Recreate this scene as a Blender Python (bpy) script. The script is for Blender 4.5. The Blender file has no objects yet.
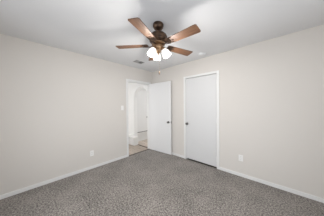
import bpy, bmesh, math
from mathutils import Vector, Matrix
C = bpy.context.scene.collection
S = bpy.context.scene
PI = math.pi
R = math.radians

# ------------------------------------------------------------------ camera
FPX, YAW, PITCH, ROLL = 127.41, 43.045, -0.851, -0.525
CAM = Vector((3.0122, -2.7759, 1.3508))
a, b, r = R(YAW), R(PITCH), R(ROLL)
fw = Vector((-math.sin(a)*math.cos(b), math.cos(a)*math.cos(b), math.sin(b)))
rt = Vector((math.cos(a), math.sin(a), 0)); up = rt.cross(fw)
rt2 = rt*math.cos(r) + up*math.sin(r); up2 = up*math.cos(r) - rt*math.sin(r)
cd = bpy.data.cameras.new('camera'); cam = bpy.data.objects.new('camera', cd); C.objects.link(cam)
cd.sensor_width = 36; cd.lens = FPX/324*36; cd.clip_start = .02
m = Matrix((rt2, up2, -fw)).transposed().to_4x4(); m.translation = CAM
cam.matrix_world = m
S.camera = cam

# ------------------------------------------------------------------ world, lights, exposure
S.view_settings.view_transform = 'Standard'; S.view_settings.look = 'None'
S.view_settings.gamma = 1; S.view_settings.use_curve_mapping = False
S.view_settings.exposure = 0.0
S.cycles.use_denoising = True
S.cycles.max_bounces = 16; S.cycles.diffuse_bounces = 10
S.cycles.sample_clamp_indirect = 6
w = bpy.data.worlds.new('sky'); S.world = w; w.use_nodes = True
bg = w.node_tree.nodes['Background']; bg.inputs[0].default_value = (.75, .85, 1, 1); bg.inputs[1].default_value = 1.0

def area(name, loc, aim, sx, sy, power, col=(1, 1, 1), spread=180):
    l = bpy.data.lights.new(name, 'AREA'); l.shape = 'RECTANGLE'; l.size = sx; l.size_y = sy
    l.energy = power; l.color = col; l.spread = R(spread)
    o = bpy.data.objects.new(name, l); C.objects.link(o); o.location = loc
    o.rotation_euler = (Vector(aim)-Vector(loc)).to_track_quat('-Z', 'Y').to_euler()
    return o
RX, RY, H = 4.0, -3.6, 2.44                 # room: x 0..RX, y RY..0
area('daylight_window', (2.1, RY-.16, 1.25), (2.1, 0, -.3), 2.8, 1.9, 36, (.97, .985, 1), 150)
area('side_window_fill', (RX+.16, -1.9, 1.25), (0, -1.9, .1), 2.4, 1.9, 28, (.97, .985, 1))  # light of the added side window, evens out the room
area('hall_fill', (-1.3, -1.96, 1.25), (-1.3, 0, 1.25), 1.5, 1.9, 20, (1, .995, .99))  # added fill panel in front of the unseen hall end wall
area('corridor_fill', (-.56, 2.27, 1.25), (-.56, 0, 1.25), .75, 1.9, 23, (1, .995, .99))  # added fill at the closed corridor end, lights the space past the arch
BULB = 18.5

# ------------------------------------------------------------------ materials
def mat(name, col, rough=.6, metal=0, spec=.4):
    mt = bpy.data.materials.new(name); mt.use_nodes = True
    p = mt.node_tree.nodes['Principled BSDF']
    p.inputs['Base Color'].default_value = (*col, 1); p.inputs['Roughness'].default_value = rough
    p.inputs['Metallic'].default_value = metal; p.inputs['Specular IOR Level'].default_value = spec
    return mt
def nodes(mt):
    t = mt.node_tree; return t, t.nodes['Principled BSDF'], t.nodes.new, t.links.new
def noise_bump(mt, scale, strength, dist=.002, detail=3):
    t, p, N, L = nodes(mt)
    tc = N('ShaderNodeTexCoord'); n = N('ShaderNodeTexNoise'); n.inputs['Scale'].default_value = scale; n.inputs['Detail'].default_value = detail
    bp = N('ShaderNodeBump'); bp.inputs['Strength'].default_value = strength; bp.inputs['Distance'].default_value = dist
    L(tc.outputs['Object'], n.inputs['Vector']); L(n.outputs['Fac'], bp.inputs['Height']); L(bp.outputs['Normal'], p.inputs['Normal'])
    return mt
def mottled(mt, c1, c2, scale, lo=.35, hi=.65, detail=2, stretch=(1, 1, 1)):
    t, p, N, L = nodes(mt)
    tc = N('ShaderNodeTexCoord'); mp = N('ShaderNodeMapping'); mp.inputs['Scale'].default_value = stretch
    n = N('ShaderNodeTexNoise'); n.inputs['Scale'].default_value = scale; n.inputs['Detail'].default_value = detail
    cr = N('ShaderNodeValToRGB'); cr.color_ramp.elements[0].position = lo; cr.color_ramp.elements[1].position = hi
    cr.color_ramp.elements[0].color = (*c1, 1); cr.color_ramp.elements[1].color = (*c2, 1)
    L(tc.outputs['Object'], mp.inputs['Vector']); L(mp.outputs['Vector'], n.inputs['Vector']); L(n.outputs['Fac'], cr.inputs['Fac']); L(cr.outputs['Color'], p.inputs['Base Color'])
    return mt
M = {}
M['wall'] = noise_bump(mat('greige_wall_paint', (.597, .570, .537), .85, 0, .2), 90, .12)
M['ceil'] = noise_bump(mat('ceiling_paint', (.73, .735, .745), .9, 0, .2), 70, .2)
M['hallwall'] = noise_bump(mat('white_hall_paint', (.76, .76, .755), .8, 0, .2), 90, .1)
M['trim'] = noise_bump(mat('white_trim_paint', (.69, .69, .68), .45), 30, .03)
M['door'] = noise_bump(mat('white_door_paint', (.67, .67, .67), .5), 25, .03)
M['dimmed_door'] = noise_bump(mat('white_door_paint_dimmed', (.585, .585, .585), .5), 25, .03)  # door white darkened to offset the stronger window light here
M['plastic'] = noise_bump(mat('white_plastic', (.74, .735, .72), .35), 40, .01)
M['dark'] = noise_bump(mat('gap_shade', (.03, .03, .03), .8), 40, .02)  # near-black stands in for shade in the grille and vent openings
M['slot'] = noise_bump(mat('outlet_slot', (.25, .24, .22), .6), 40, .02)
M['nickel'] = noise_bump(mat('satin_nickel', (.17, .165, .16), .32, 1), 80, .03)
M['bronze'] = mottled(mat('oil_rubbed_bronze', (.08, .05, .035), .35, .8), (.055, .035, .025), (.13, .08, .05), 18)
M['brass'] = mottled(mat('antique_brass', (.35, .22, .12), .35, .85), (.26, .16, .09), (.42, .27, .15), 22)
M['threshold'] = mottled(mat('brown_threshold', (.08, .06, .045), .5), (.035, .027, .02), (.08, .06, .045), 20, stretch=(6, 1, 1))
M['vent'] = noise_bump(mat('grey_vent_paint', (.37, .37, .365), .5), 40, .03)

def carpet():
    mt = mat('grey_carpet', (.2, .19, .18), .95, 0, .1)
    t, p, N, L = nodes(mt)
    tc = N('ShaderNodeTexCoord')
    def noi(sc, det, ro=.6):
        n = N('ShaderNodeTexNoise'); n.inputs['Scale'].default_value = sc; n.inputs['Detail'].default_value = det; n.inputs['Roughness'].default_value = ro
        L(tc.outputs['Object'], n.inputs['Vector']); return n
    f = noi(105, 2, .8); g = noi(50, 3); h = noi(2.2, 4, .65)
    def mul(x, k):
        q = N('ShaderNodeMath'); q.operation = 'MULTIPLY'; q.inputs[1].default_value = k; L(x, q.inputs[0]); return q.outputs[0]
    def add(x, y):
        q = N('ShaderNodeMath'); q.operation = 'ADD'; L(x, q.inputs[0]); L(y, q.inputs[1]); return q.outputs[0]
    s = add(add(mul(f.outputs['Fac'], .42), mul(g.outputs['Fac'], .46)), mul(h.outputs['Fac'], .12))
    cr = N('ShaderNodeValToRGB'); e = cr.color_ramp.elements
    e[0].position = .43; e[0].color = (.048, .041, .036, 1)
    e[1].position = .57; e[1].color = (.342, .310, .280, 1)
    L(s, cr.inputs['Fac']); L(cr.outputs['Color'], p.inputs['Base Color'])
    bp = N('ShaderNodeBump'); bp.inputs['Strength'].default_value = .7; bp.inputs['Distance'].default_value = .012
    L(s, bp.inputs['Height']); L(bp.outputs['Normal'], p.inputs['Normal'])
    p.inputs['Sheen Weight'].default_value = .25; p.inputs['Sheen Roughness'].default_value = .5
    return mt
M['carpet'] = carpet()

def planks():
    mt = mat('wood_look_planks', (.4, .33, .27), .45)
    t, p, N, L = nodes(mt)
    tc = N('ShaderNodeTexCoord'); br = N('ShaderNodeTexBrick')
    br.inputs['Scale'].default_value = 1; br.inputs['Brick Width'].default_value = 1.1; br.inputs['Row Height'].default_value = .15
    br.inputs['Mortar Size'].default_value = .002; br.inputs['Bias'].default_value = 0
    br.inputs['Color1'].default_value = (.56, .485, .42, 1); br.inputs['Color2'].default_value = (.33, .275, .23, 1); br.inputs['Mortar'].default_value = (.10, .08, .06, 1)
    L(tc.outputs['Object'], br.inputs['Vector'])
    mp = N('ShaderNodeMapping'); mp.inputs['Scale'].default_value = (2, 22, 1); n = N('ShaderNodeTexNoise'); n.inputs['Scale'].default_value = 2.5; n.inputs['Detail'].default_value = 4
    L(tc.outputs['Object'], mp.inputs['Vector']); L(mp.outputs['Vector'], n.inputs['Vector'])
    mx = N('ShaderNodeMix'); mx.data_type = 'RGBA'; mx.blend_type = 'OVERLAY'; mx.inputs['Factor'].default_value = .6
    L(br.outputs['Color'], mx.inputs['A']); L(n.outputs['Fac'], mx.inputs['B']); L(mx.outputs['Result'], p.inputs['Base Color'])
    return mt
M['planks'] = planks()

def blade_wood():
    mt = mat('walnut_blade', (.2, .09, .045), .5)
    t, p, N, L = nodes(mt)
    tc = N('ShaderNodeTexCoord'); mp = N('ShaderNodeMapping'); mp.inputs['Scale'].default_value = (3, 45, 10)
    n = N('ShaderNodeTexNoise'); n.inputs['Scale'].default_value = 1.6; n.inputs['Detail'].default_value = 5; n.inputs['Roughness'].default_value = .6
    cr = N('ShaderNodeValToRGB'); e = cr.color_ramp.elements
    e[0].position = .3; e[0].color = (.075, .034, .017, 1); e[1].position = .72; e[1].color = (.18, .088, .044, 1)
    L(tc.outputs['Object'], mp.inputs['Vector']); L(mp.outputs['Vector'], n.inputs['Vector']); L(n.outputs['Fac'], cr.inputs['Fac']); L(cr.outputs['Color'], p.inputs['Base Color'])
    return mt
M['blade'] = blade_wood()

def shade_glass():
    mt = mat('frosted_white_glass', (.9, .88, .84), .4)
    t, p, N, L = nodes(mt)
    n = N('ShaderNodeTexNoise'); n.inputs['Scale'].default_value = 12
    mr = N('ShaderNodeMapRange'); mr.inputs['To Min'].default_value = 1.0; mr.inputs['To Max'].default_value = 1.3
    L(n.outputs['Fac'], mr.inputs['Value']); L(mr.outputs['Result'], p.inputs['Emission Strength'])
    p.inputs['Emission Color'].default_value = (1, .95, .88, 1)
    return mt
M['shade'] = shade_glass()
def bulb_mat():
    mt = mat('lit_bulb', (1, .95, .85), .4); p = mt.node_tree.nodes['Principled BSDF']
    p.inputs['Emission Color'].default_value = (1, .9, .75, 1); p.inputs['Emission Strength'].default_value = 14
    return mt
M['bulb'] = bulb_mat()
def pane_mat():
    mt = bpy.data.materials.new('window_glass'); mt.use_nodes = True; t = mt.node_tree; t.nodes.clear()
    o = t.nodes.new('ShaderNodeOutputMaterial'); mx = t.nodes.new('ShaderNodeMixShader'); f = t.nodes.new('ShaderNodeFresnel')
    tr = t.nodes.new('ShaderNodeBsdfTransparent'); g = t.nodes.new('ShaderNodeBsdfGlossy'); g.inputs['Roughness'].default_value = .02
    f.inputs['IOR'].default_value = 1.3
    t.links.new(f.outputs[0], mx.inputs[0]); t.links.new(tr.outputs[0], mx.inputs[1]); t.links.new(g.outputs[0], mx.inputs[2]); t.links.new(mx.outputs[0], o.inputs[0])
    return mt
M['glass'] = pane_mat()

# ------------------------------------------------------------------ mesh helpers
def box(bm, lo, hi, bev=0):
    vs = [bm.verts.new((x, y, z)) for x in (lo[0], hi[0]) for y in (lo[1], hi[1]) for z in (lo[2], hi[2])]
    fs = [(0, 1, 3, 2), (4, 6, 7, 5), (0, 4, 5, 1), (2, 3, 7, 6), (0, 2, 6, 4), (1, 5, 7, 3)]
    ff = [bm.faces.new([vs[i] for i in f]) for f in fs]
    if bev:
        es = list({e for f in ff for e in f.edges})
        bmesh.ops.bevel(bm, geom=es, offset=bev, segments=2, affect='EDGES', profile=.5)
def lathe(bm, prof, seg=32, mx=None, cap=True):
    mx = mx or Matrix()
    rings = [[bm.verts.new(mx @ Vector((rr*math.cos(2*PI*k/seg), rr*math.sin(2*PI*k/seg), z))) for k in range(seg)] for rr, z in prof]
    for A, B in zip(rings, rings[1:]):
        for k in range(seg): bm.faces.new((A[k], A[(k+1) % seg], B[(k+1) % seg], B[k]))
    if cap:
        bm.faces.new(rings[0]); bm.faces.new(rings[-1])
def tube(bm, pts, rad, seg=10):
    pts = [Vector(q) for q in pts]; rings = []
    for i, q in enumerate(pts):
        t = (pts[min(i+1, len(pts)-1)]-pts[max(i-1, 0)]).normalized()
        u = t.orthogonal().normalized() if i == 0 else (u - t*u.dot(t)).normalized()
        v = t.cross(u); rr = rad[i] if isinstance(rad, (list, tuple)) else rad
        rings.append([bm.verts.new(q + rr*(u*math.cos(2*PI*k/seg)+v*math.sin(2*PI*k/seg))) for k in range(seg)])
    for A, B in zip(rings, rings[1:]):
        for k in range(seg): bm.faces.new((A[k], A[(k+1) % seg], B[(k+1) % seg], B[k]))
    bm.faces.new(rings[0]); bm.faces.new(rings[-1])
def prism(bm, poly, axis, lo, hi):
    def P(u, v, q): return (q, u, v) if axis == 0 else ((u, q, v) if axis == 1 else (u, v, q))
    A = [bm.verts.new(P(u, v, lo)) for u, v in poly]; B = [bm.verts.new(P(u, v, hi)) for u, v in poly]
    n = len(poly)
    bm.faces.new(A); bm.faces.new(B)
    for i in range(n): bm.faces.new((A[i], A[(i+1) % n], B[(i+1) % n], B[i]))
def link(name, bm, m, parent=None, smooth=False, loc=None, rot=None):
    bmesh.ops.recalc_face_normals(bm, faces=bm.faces)
    me = bpy.data.meshes.new(name); bm.to_mesh(me); bm.free(); me.materials.append(m)
    if smooth:
        for p_ in me.polygons: p_.use_smooth = True
        me.set_sharp_from_angle(angle=R(40))
    o = bpy.data.objects.new(name, me); C.objects.link(o); o.parent = parent
    if loc: o.location = loc
    if rot: o.rotation_euler = rot
    return o
def boxes(name, L_, m, parent=None, bev=0, **k):
    bm = bmesh.new()
    for lo, hi in L_: box(bm, lo, hi, bev)
    return link(name, bm, m, parent, **k)
def tag(o, label=None, cat=None, group=None, kind=None):
    if label: o['label'] = label
    if cat: o['category'] = cat
    if group: o['group'] = group
    if kind: o['kind'] = kind
    return o
def empty(name, loc, rot=(0, 0, 0)):
    o = bpy.data.objects.new(name, None); C.objects.link(o); o.location = loc; o.rotation_euler = rot; o.empty_display_size = .1
    return o
def dup(root, loc, rot):
    q = root.copy(); C.objects.link(q); q.location = loc; q.rotation_euler = rot
    for ch in list(root.children):
        c = ch.copy(); C.objects.link(c); c.parent = q
        for g in list(ch.children):
            d = g.copy(); C.objects.link(d); d.parent = c
    return q
def struct(o, label, cat): return tag(o, label, cat, kind='structure')

# ------------------------------------------------------------------ room shell
T = .115                                    # wall thickness
DY0, DY1, DZ = -.900, -.105, 2.040          # doorway in the left wall
CX0, CX1, CZ = 1.238, 2.016, 2.040          # closet doorway in the right wall
struct(boxes('floor', [((0, RY, -.05), (RX, 0, 0))], M['carpet']), 'grey mottled carpet covering the bedroom floor', 'floor')
struct(boxes('closet_floor_shaded', [((CX0-.04, 0, -.05), (CX1+.04, .7, -.001))], M['threshold']), 'closet floor coloured dark to paint in the shade under the closed door', 'floor')  # dark colour stands in for the shade in the door gap
struct(boxes('hall_floor', [((-2.4, -2.0, -.05), (0, 2.4, -.004))], M['planks']), 'wood look plank floor in the hall beyond the doorway', 'floor')
struct(boxes('ceiling', [((-.001, RY, H), (RX, .001, H+.08))], M['ceil']), 'pale grey painted bedroom ceiling', 'ceiling')
struct(boxes('hall_ceiling', [((-2.4, -2.0, H), (-.001, 2.4, H+.08))], M['hallwall']), 'white ceiling of the hall beyond the doorway', 'ceiling')
# left wall: bedroom skin and hall skin are two coats of one wall
def holed_x(x0, x1):
    return [((x0, RY, 0), (x1, DY0, H)), ((x0, DY1, 0), (x1, 0, H)), ((x0, DY0, DZ), (x1, DY1, H))]
struct(boxes('wall_left', holed_x(-T+.012, 0), M['wall']), 'greige painted wall on the left with the open doorway', 'wall')
struct(boxes('wall_hall', [((-T, -2.0, 0), (-T+.012, DY0, H)), ((-T, DY1, 0), (-T+.012, 2.4, H)), ((-T, DY0, DZ), (-T+.012, DY1, H))], M['hallwall']), 'white hall side of the wall with the open doorway', 'wall')
struct(boxes('wall_right', [((-T+.012, 0, 0), (CX0, T, H)), ((CX1, 0, 0), (RX+T, T, H)), ((CX0, 0, CZ), (CX1, T, H))], M['wall']), 'greige painted wall on the right with the closet door', 'wall')
struct(boxes('wall_closet', [((CX0-.1, .7, 0), (CX1+.1, .76, H)), ((CX0-.1, T, 0), (CX0-.04, .7, H)), ((CX1+.04, T, 0), (CX1+.1, .7, H))], M['wall']), 'wall inside the closet behind the closed door', 'wall')
WX0, WX1, WZ0, WZ1 = .7, 3.5, .3, 2.2
struct(boxes('wall_near', [((0, RY-T, 0), (WX0, RY, H)), ((WX1, RY-T, 0), (RX, RY, H)), ((WX0, RY-T, 0), (WX1, RY, WZ0)), ((WX0, RY-T, WZ1), (WX1, RY, H))], M['wall']), 'greige wall behind the viewpoint with a window', 'wall')
VY0, VY1 = -3.1, -.7
struct(boxes('wall_far_right', [((RX, RY, 0), (RX+T, VY0, H)), ((RX, VY1, 0), (RX+T, 0, H)), ((RX, VY0, 0), (RX+T, VY1, WZ0)), ((RX, VY0, WZ1), (RX+T, VY1, H))], M['wall']), 'greige side wall outside the picture with an added window', 'wall')
def window(name, along_x, p0, p1, q0, q1, label):
    root = struct(empty(name, ((p0+p1)/2, q0, WZ0) if along_x else (q0, (p0+p1)/2, WZ0)), label, 'window')
    w2, h = (p1-p0)/2, WZ1-WZ0
    def bx_(u0, u1, z0, z1, d0, d1): return ((u0, d0, z0), (u1, d1, z1)) if along_x else ((d0, u0, z0), (d1, u1, z1))
    d0, d1 = (.02, .07)
    boxes('window_frame', [bx_(-w2, w2, 0, .05, d0, d1), bx_(-w2, w2, h-.05, h, d0, d1), bx_(-w2, -w2+.05, .05, h-.05, d0, d1), bx_(w2-.05, w2, .05, h-.05, d0, d1), bx_(-.025, .025, .05, h-.05, d0, d1)], M['trim'], root)
    for s in (-1, 1):
        u = sorted((s*.025, s*(w2-.05)))
        boxes('pane', [bx_(u[0], u[1], .05, h-.05, .043, .047)], M['glass'], root)
window('window_1', True, WX0, WX1, RY-T, RY, 'white framed window in the wall behind the viewpoint')
window('added_window', False, VY0, VY1, RX, RX+T, 'white framed window added in the unseen side wall for even light')  # unseen window, added to even out the light

# baseboards
BH, BT = .062, .013
def base(name, lo, hi, label):
    return struct(boxes(name, [(lo, hi)], M['trim'], bev=.004), label, 'baseboard')
CW = .048                                    # casing width
base('baseboard_left', (0, RY, 0), (BT, DY0-CW, BH), 'white baseboard along the left wall')
base('baseboard_left', (0, DY1+CW, 0), (BT, -BT, BH), 'short white baseboard in the corner behind the open door')
base('baseboard_right', (BT, -BT, 0), (CX0-CW, 0, BH), 'white baseboard between the room corner and the closet door')
base('baseboard_right', (CX1+CW, -BT, 0), (RX, 0, BH), 'white baseboard right of the closet door')
base('baseboard_near', (BT, RY, 0), (RX-BT, RY+BT, BH), 'white baseboard behind the viewpoint')
base('baseboard_far_right', (RX-BT, RY, 0), (RX, -BT, BH), 'white baseboard along the side wall outside the picture')

# doorway casings and jambs
t1 = struct(empty('trim_1', (0, (DY0+DY1)/2, 0)), 'white casing around the open hall doorway', 'door trim')
yc = (DY0+DY1)/2
CT = .014
boxes('casing', [((0, DY0-CW-yc, 0), (CT, DY0-yc, DZ+CW)), ((0, DY1-yc, 0), (CT, DY1+CW-yc, DZ+CW)), ((0, DY0-yc, DZ), (CT, DY1-yc, DZ+CW))], M['trim'], t1, bev=.003)
boxes('jamb', [((-T-.004, DY0-yc, 0), (0, DY0+.014-yc, DZ)), ((-T-.004, DY1-.014-yc, 0), (0, DY1-yc, DZ)), ((-T-.004, DY0+.014-yc, DZ-.014), (0, DY1-.014-yc, DZ))], M['trim'], t1)
boxes('door_stop', [((-.06, DY0+.014-yc, 0), (-.045, DY0+.024-yc, DZ-.014)), ((-.06, DY1-.024-yc, 0), (-.045, DY1-.014-yc, DZ-.014)), ((-.06, DY0+.024-yc, DZ-.024), (-.045, DY1-.024-yc, DZ-.014))], M['trim'], t1)
boxes('hall_casing', [((-T-CT, DY0-CW-yc, 0), (-T, DY0-yc, DZ+CW)), ((-T-CT, DY0-yc, DZ), (-T, DY1-yc, DZ+CW))], M['trim'], t1, bev=.003)
t2 = struct(empty('trim_2', ((CX0+CX1)/2, 0, 0)), 'white casing around the closed closet door', 'door trim')
xc = (CX0+CX1)/2
boxes('casing', [((CX0-CW-xc, -CT, 0), (CX0-xc, 0, CZ+CW)), ((CX1-xc, -CT, 0), (CX1+CW-xc, 0, CZ+CW)), ((CX0-xc, -CT, CZ), (CX1-xc, 0, CZ+CW))], M['trim'], t2, bev=.003)
boxes('jamb', [((CX0-xc, 0, 0), (CX0+.008-xc, T, CZ)), ((CX1-.008-xc, 0, 0), (CX1-xc, T, CZ)), ((CX0+.008-xc, 0, CZ-.002), (CX1-.008-xc, T, CZ))], M['trim'], t2)
boxes('door_stop', [((CX0+.008-xc, .042, 0), (CX0+.02-xc, .06, CZ-.002)), ((CX1-.02-xc, .042, 0), (CX1-.008-xc, .06, CZ-.002)), ((CX0+.02-xc, .042, CZ-.02), (CX1-.02-xc, .06, CZ-.002))], M['trim'], t2)
t3 = struct(boxes('trim_3', [((-.045, DY0+.014, -.004), (-.004, DY1-.014, .006))], M['threshold'], bev=.003), 'dark threshold strip between the bedroom carpet and the hall planks', 'threshold')

# doors
def knob_part(name, parent, at, nrm, neck=.03, rr=.027):
    """rosette, neck and round knob turned about the direction nrm"""
    bm = bmesh.new()
    q = Vector(nrm).to_track_quat('Z', 'Y').to_matrix().to_4x4(); q.translation = Vector(at)
    prof = [(.031, 0), (.031, .004), (.026, .008), (.012, .010), (.011, neck), (.018, neck+.004), (rr, neck+.014), (rr, neck+.022), (rr*.8, neck+.031), (.006, neck+.034)]
    lathe(bm, prof, 24, q)
    k = link(name, bm, M['nickel'], parent, True); k['label'] = 'dark satin metal round knob'; return k
def hinge(parent, at, horiz):
    bm = bmesh.new()
    x, y, z = at
    lathe(bm, [(.003, -.052), (.0055, -.047), (.0055, .047), (.003, .052)], 10, Matrix.Translation(at))
    return link('hinge', bm, M['trim'], parent, True)

# open bedroom door, hinged at the doorway's right jamb
HX, HYY = .016, DY1-.016
dw, dh, dt = .800, 2.020, .035
ang = R(5.6)
d1 = struct(empty('door_1', (HX, HYY, 0), (0, 0, ang)), 'white flush door standing open into the room near the corner', 'door')
boxes('door_slab', [((0, -dt, .014), (dw, 0, .014+dh))], M['door'], d1, bev=.0025)
knob_part('door_knob', d1, (dw-.07, -dt, .905), (0, -1, 0))
knob_part('door_knob', d1, (dw-.07, 0, .905), (0, 1, 0), neck=.006, rr=.024)
for z in (.22, 1.03, 1.84): hinge(d1, (-.003, .004, z), 0)
boxes('latch_plate', [((dw-.0005, -dt+.006, .875), (dw+.0012, -.006, .935))], M['nickel'], d1)

# closed closet door
d2 = struct(empty('door_2', (xc, 0, 0)), 'closed white flush closet door in the right wall', 'door')
sx0, sx1 = CX0+.011-xc, CX1-.011-xc
boxes('door_slab', [((sx0, .003, .030), (sx1, .038, 2.026))], M['dimmed_door'], d2, bev=.0025)
knob_part('door_knob', d2, (sx0+.038, .003, .905), (0, -1, 0))
for z in (.20, 1.03, 1.86): hinge(d2, (sx1+.003, -.002, z), 0)

# ------------------------------------------------------------------ hall beyond the doorway
AX0, AX1 = -.925, -T                         # arch opening in the hall
ar = (AX1-AX0)/2; acx = (AX0+AX1)/2; AS = 1.61
FX = -1.005                                  # far wall of the corridor past the arch
bm = bmesh.new()
prev = None
poly = [(-2.4, 0), (AX0, 0), (AX0, AS)]
K = 28
arc = [(acx-ar*math.cos(PI*k/K), AS+ar*math.sin(PI*k/K)) for k in range(K+1)]
# stub on the left, then strips above the arc so that every face is convex
def prism_y(poly, y0, y1): prism(bm, poly, 1, y0, y1)
AY0, AY1 = -.072, .078
prism_y([(-2.4, 0), (AX0, 0), (AX0, H), (-2.4, H)], AY0, AY1)
for (x0, z0), (x1, z1) in zip(arc, arc[1:]):
    prism_y([(x0, z0), (x1, z1), (x1, H), (x0, H)], AY0, AY1)
bmesh.ops.remove_doubles(bm, verts=bm.verts, dist=1e-4)
struct(link('wall_arch', bm, M['hallwall'], None), 'white hall wall pierced by a round arched opening', 'wall')
# far wall with the closet door and the return grille
GY0, GY1 = .10, .70
struct(boxes('wall_corridor', [((FX-.1, AY1, 0), (FX, GY0, H)), ((FX-.1, GY1, 0), (FX, 2.4, H)), ((FX-.1, GY0, 2.0), (FX, GY1, H)), ((FX-.1, GY0, 0), (FX-.09, GY1, 2.0)), ((FX, 2.3, 0), (-T, 2.4, H))], M['hallwall']), 'white corridor wall seen through the arch', 'wall')
struct(boxes('wall_hall_far', [((-2.5, -2.0, 0), (-2.4, .1, H)), ((-2.4, -2.1, 0), (-T, -2.0, H))], M['hallwall']), 'white end walls of the hall', 'wall')
gy = (GY0+GY1)/2
d3 = struct(empty('door_3', (FX, gy, 0)), 'white raised utility closet door above a return grille past the arch', 'door')
hw = (GY1-GY0)/2
boxes('door_slab', [((-.04, -hw+.006, .352), (-.004, hw-.006, 1.994))], M['door'], d3, bev=.002)
knob_part('door_knob', d3, (-.004, hw-.075, .905), (1, 0, 0))
boxes('door_casing', [((0, -hw-.02, .34), (.012, -hw+.0, 2.04)), ((0, hw, .34), (.012, hw+.045, 2.04)), ((0, -hw, 1.996), (.012, hw, 2.04))], M['trim'], d3, bev=.003)
gr = tag(empty('return_air_grille', (FX, gy, 0)), 'white slatted return air grille under the raised door past the arch', 'air grille')
boxes('grille_frame', [((-.03, -hw+.002, .03), (-.004, hw-.002, .06)), ((-.03, -hw+.002, .30), (-.004, hw-.002, .325)), ((-.03, -hw+.002, .06), (-.004, -hw+.03, .30)), ((-.03, hw-.03, .06), (-.004, hw-.002, .30))], M['trim'], gr)
boxes('slats', [((-.026, -hw+.032+k*.03, .06), (-.008, -hw+.055+k*.03, .30)) for k in range(18)], M['trim'], gr)
boxes('recess_shade', [((-.06, -hw+.004, .03), (-.045, hw-.004, .345))], M['dark'], gr)  # near-black sheet paints in the shade behind the slats and under the door
base('baseboard_corridor', (FX, AY1, -.004), (FX+BT, 2.3, .03), 'thin white baseboard of the corridor past the arch')
struct(boxes('trim_4', [((AX0, AY0-.035, -.004), (AX1, AY0+.005, .006))], M['threshold'], bev=.003), 'dark transition strip across the hall floor under the arch', 'threshold')
# low white cabinet left of the arch
cb = tag(empty('low_cabinet', (-1.09, -.072, -.004)), 'low white cabinet on the hall floor left of the arch', 'cabinet')
boxes('body', [((-.42, -.185, 0), (.42, 0, .265))], M['trim'], cb, bev=.004)
boxes('top_board', [((-.425, -.201, .265), (.425, 0, .280))], M['plastic'], cb, bev=.004)
for x0 in (-.41, -.133, .144):
    boxes('door_panel', [((x0, -.200, .02), (x0+.265, -.186, .255))], M['door'], cb, bev=.004)

# ------------------------------------------------------------------ switches and outlets
def plate(root, w_, h_):
    bm = bmesh.new(); box(bm, (-w_/2, -.006, -h_/2), (w_/2, 0, h_/2), .003)
    return link('cover_plate', bm, M['plastic'], root)
def outlet(loc, rz, label):
    root = tag(empty('wall_outlet', loc, (0, 0, rz)), label, 'outlet', 'wall outlets')
    plate(root, .074, .118)
    for z in (.022, -.022):
        bm = bmesh.new(); box(bm, (-.017, -.0085, z-.0145), (.017, -.006, z+.0145), .0012)
        s = link('socket', bm, M['plastic'], root)
        boxes('slots', [((-.009, -.0092, z-.002), (-.0055, -.008, z+.008)), ((.0055, -.0092, z-.002), (.009, -.008, z+.008)), ((-.003, -.0092, z-.011), (.003, -.008, z-.006))], M['slot'], s)
    bm = bmesh.new(); lathe(bm, [(.003, 0), (.003, .002)], 10, Matrix.Rotation(PI/2, 4, 'X') @ Matrix.Translation((0, 0, .0055)))
    link('screw', bm, M['plastic'], root)
    return root
outlet((0, -1.805, .337), PI/2, 'white duplex outlet low on the left wall')
outlet((2.457, 0, .352), 0, 'white duplex outlet low on the right wall beside the closet door')
def switch(loc, rz, label):
    root = tag(empty('light_switch', loc, (0, 0, rz)), label, 'light switch')
    plate(root, .072, .118)
    bm = bmesh.new(); box(bm, (-.006, -.008, -.013), (.006, -.005, .013), .001); link('toggle_bezel', bm, M['plastic'], root)
    bm = bmesh.new(); prism(bm, [(-.006, -.004), (-.017, .006), (-.016, .010), (-.006, .006)], 0, -.0035, .0035); link('toggle', bm, M['plastic'], root)
    return root
switch((0, -1.062, 1.313), PI/2, 'white light switch on the greige wall left of the open doorway')
switch((-1.235, AY0, 1.213), 0, 'white light switch on the white hall wall left of the arch')

# ------------------------------------------------------------------ ceiling vent and smoke detector
v = tag(empty('ceiling_vent', (.464, -.862, H)), 'grey louvred air vent in the ceiling near the doorway', 'air vent')
boxes('vent_frame', [((-.085, -.135, -.008), (.085, -.117, 0)), ((-.085, .117, -.008), (.085, .135, 0)), ((-.085, -.117, -.008), (-.067, .117, 0)), ((.067, -.117, -.008), (.085, .117, 0))], M['vent'], v, bev=.002)
boxes('vent_back', [((-.067, -.117, -.003), (.067, .117, -.001))], M['dark'], v)
for s in (-1, 1):
    for k in range(6):
        bm = bmesh.new(); box(bm, (-.0085, -.053, -.0009), (.0085, .053, .0009))
        link('louver', bm, M['vent'], v, loc=(-.055+k*.022, s*.058, -.0085), rot=(0, R(-12 if s < 0 else 14), 0))
boxes('vent_divider', [((-.067, -.004, -.010), (.067, .004, -.003))], M['vent'], v)
v.scale = (.9, .88, 1)
sd = tag(empty('smoke_detector', (1.79, -.205, H)), 'small round white smoke detector on the ceiling near the closet door', 'smoke detector')
bm = bmesh.new(); lathe(bm, [(.086, 0), (.086, -.006), (.083, -.010)], 40); link('mount', bm, M['ceil'], sd, True)
bm = bmesh.new(); lathe(bm, [(.072, -.009), (.068, -.014), (.056, -.018), (.030, -.020), (.004, -.020)], 40); link('cover', bm, M['ceil'], sd, True)
bm = bmesh.new(); lathe(bm, [(.010, -.0195), (.009, -.022), (.002, -.0225)], 16); link('test_button', bm, M['plastic'], sd, True)

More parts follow.
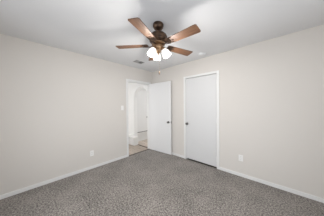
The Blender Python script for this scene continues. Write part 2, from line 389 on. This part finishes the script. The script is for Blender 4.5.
# ------------------------------------------------------------------ ceiling fan
FZ = H
fan = tag(empty('ceiling_fan', (1.817, -1.555, FZ)), 'bronze ceiling fan with five walnut blades and three lit white shades', 'ceiling fan')
def fl(name, prof, m, seg=40):
    bm = bmesh.new(); lathe(bm, prof, seg); return link(name, bm, M[m], fan, True)
fl('canopy', [(.066, 0), (.070, -.006), (.071, -.026), (.067, -.046), (.055, -.064), (.034, -.077), (.018, -.082)], 'bronze')
fl('downrod', [(.0125, -.078), (.0125, -.125)], 'bronze', 20)
fl('motor_housing', [(.02, -.112), (.026, -.114), (.030, -.120), (.064, -.126), (.094, -.138), (.112, -.156), (.119, -.174), (.119, -.194), (.115, -.200), (.120, -.208), (.120, -.224), (.108, -.240), (.090, -.248), (.070, -.252)], 'bronze')
fl('flywheel', [(.078, -.250), (.088, -.254), (.088, -.270), (.070, -.276)], 'brass')
fl('switch_housing', [(.044, -.276), (.056, -.284), (.058, -.300), (.058, -.322), (.050, -.334), (.034, -.342), (.030, -.352), (.036, -.358), (.030, -.372), (.014, -.382), (.008, -.392), (.011, -.398), (.006, -.406)], 'brass')
# blade, along local x from the hub
BZ = 2.16-FZ
def blade_mesh(bm):
    x0, x1 = .150, .568; n = 14
    def half(x):
        t = (x-x0)/(x1-x0); return .050 + .0165*t**.8
    out = []
    for k in range(n+1):
        x = x0+(x1-.018-x0)*k/n; out.append((x, half(x)))
    rr = .018; hh = half(x1-.018)
    for k in range(1, 6):
        q = PI/2*(1-k/5); out.append((x1-rr+rr*math.cos(q), hh-rr+rr*math.sin(q)))
    root = [(x0-.012, .036)]
    top = root+out
    polyv = top+[(x, -y) for x, y in reversed(top)]
    A = [bm.verts.new((x, y, .003)) for x, y in polyv]; B = [bm.verts.new((x, y, -.003)) for x, y in polyv]
    bm.faces.new(A); bm.faces.new(B); N = len(A)
    for i in range(N): bm.faces.new((A[i], A[(i+1) % N], B[(i+1) % N], B[i]))
def iron_mesh(bm):
    # arm from the flywheel, splitting into two scrolls that hold the blade from below
    tube(bm, [(.075, 0, -.006), (.100, 0, -.016), (.125, 0, -.018), (.150, 0, -.012), (.19, 0, -.008)], [.009, .008, .007, .006, .005], 10)
    for s in (-1, 1):
        pts = []
        for k in range(13):
            t = k/12; pts.append((.110+.095*t, s*(.034*math.sin(PI*.62*t)), -.017+.011*t))
        tube(bm, pts, .0032, 8)
        cx_, cy_ = .205, s*.031
        tube(bm, [(cx_+.013*math.cos(s*(-.5+k*.5)), cy_-s*.0+.013*math.sin(s*(-.5+k*.5)), -.006) for k in range(9)], .0032, 8)
    for p_ in ((.20, .03), (.20, -.03), (.235, 0)):
        lathe(bm, [(.010, -.003), (.010, -.008), (.005, -.011)], 12, Matrix.Translation((p_[0], p_[1], 0)))
    box(bm, (.168, -.016, -.0062), (.205, .016, -.0032), .001)
b0 = i0 = None
for k in range(5):
    th = R(2+72*k)
    mx = Matrix.Translation((0, 0, BZ)) @ Matrix.Rotation(th, 4, 'Z') @ Matrix.Rotation(R(-9), 4, 'X')
    if b0 is None:
        bm = bmesh.new(); blade_mesh(bm); b0 = bl = link('blade', bm, M['blade'], fan)
        bm = bmesh.new(); iron_mesh(bm); i0 = ir = link('blade_bracket', bm, M['bronze'], bl, True)
    else:
        bl = b0.copy(); C.objects.link(bl); bl.parent = fan
        ir = i0.copy(); C.objects.link(ir); ir.parent = bl
    bl.matrix_local = mx
# light kit
sh0 = None
for k in range(3):
    th = R(25+120*k)
    kitz = -.318
    arm = empty('tmp', (0, 0, 0)); bpy.data.objects.remove(arm)
    bm = bmesh.new()
    tube(bm, [(.03, 0, 0), (.044, 0, .008), (.058, 0, .004), (.066, 0, -.012)], [.010, .008, .008, .010], 12)
    tilt = Matrix.Translation((.066, 0, -.012)) @ Matrix.Rotation(R(-28), 4, 'Y')
    lathe(bm, [(.012, .012), (.024, .002), (.028, -.012), (.027, -.026), (.022, -.028)], 24, tilt)
    la = link('lamp_arm', bm, M['brass'], fan, True, loc=(0, 0, kitz), rot=(0, 0, th))
    bm = bmesh.new()
    outer = [(.024, -.022), (.034, -.032), (.045, -.050), (.051, -.070), (.052, -.088), (.050, -.104), (.053, -.116)]
    inner = [(rr-.003, z) for rr, z in reversed(outer)]
    lathe(bm, outer+inner, 36, tilt, cap=False)
    sh = link('lamp_shade', bm, M['shade'], la, True)
    bm = bmesh.new()
    lathe(bm, [(.010, -.026), (.012, -.040), (.020, -.058), (.025, -.076), (.022, -.092), (.012, -.101), (.003, -.103)], 24, tilt)
    bu = link('light_bulb', bm, M['bulb'], la, True)
    # the bulb's light
    l = bpy.data.lights.new('bulb_light', 'POINT'); l.energy = BULB; l.color = (1, .965, .92); l.shadow_soft_size = .03
    lo = bpy.data.objects.new('bulb_light', l); C.objects.link(lo)
    lo.location = Vector((1.817, -1.555, FZ)) + Vector((0, 0, kitz)) + Matrix.Rotation(th, 3, 'Z') @ (tilt @ Vector((0, 0, -.135)))
# pull chains
for (x, y, ztop, zlen, fob) in ((.028, -.030, -.372, .115, .012), (-.020, .032, -.372, .245, .040)):
    bm = bmesh.new()
    tube(bm, [(0, 0, .02), (0, 0, -zlen)], .0006, 6)
    n = int(zlen/.008)
    for k in range(n): lathe(bm, [(.0005, -.002), (.0012, 0), (.0005, .002)], 6, Matrix.Translation((0, 0, -k*.008)))
    ch = link('pull_chain', bm, M['bronze'], fan, True, loc=(x, y, ztop))
    bm = bmesh.new(); lathe(bm, [(.002, -zlen), (.006, -zlen-.006), (.007, -zlen-.5*fob), (.006, -zlen-fob), (.002, -zlen-fob-.004)], 14)
    link('pull_fob', bm, M['bronze'], ch, True)
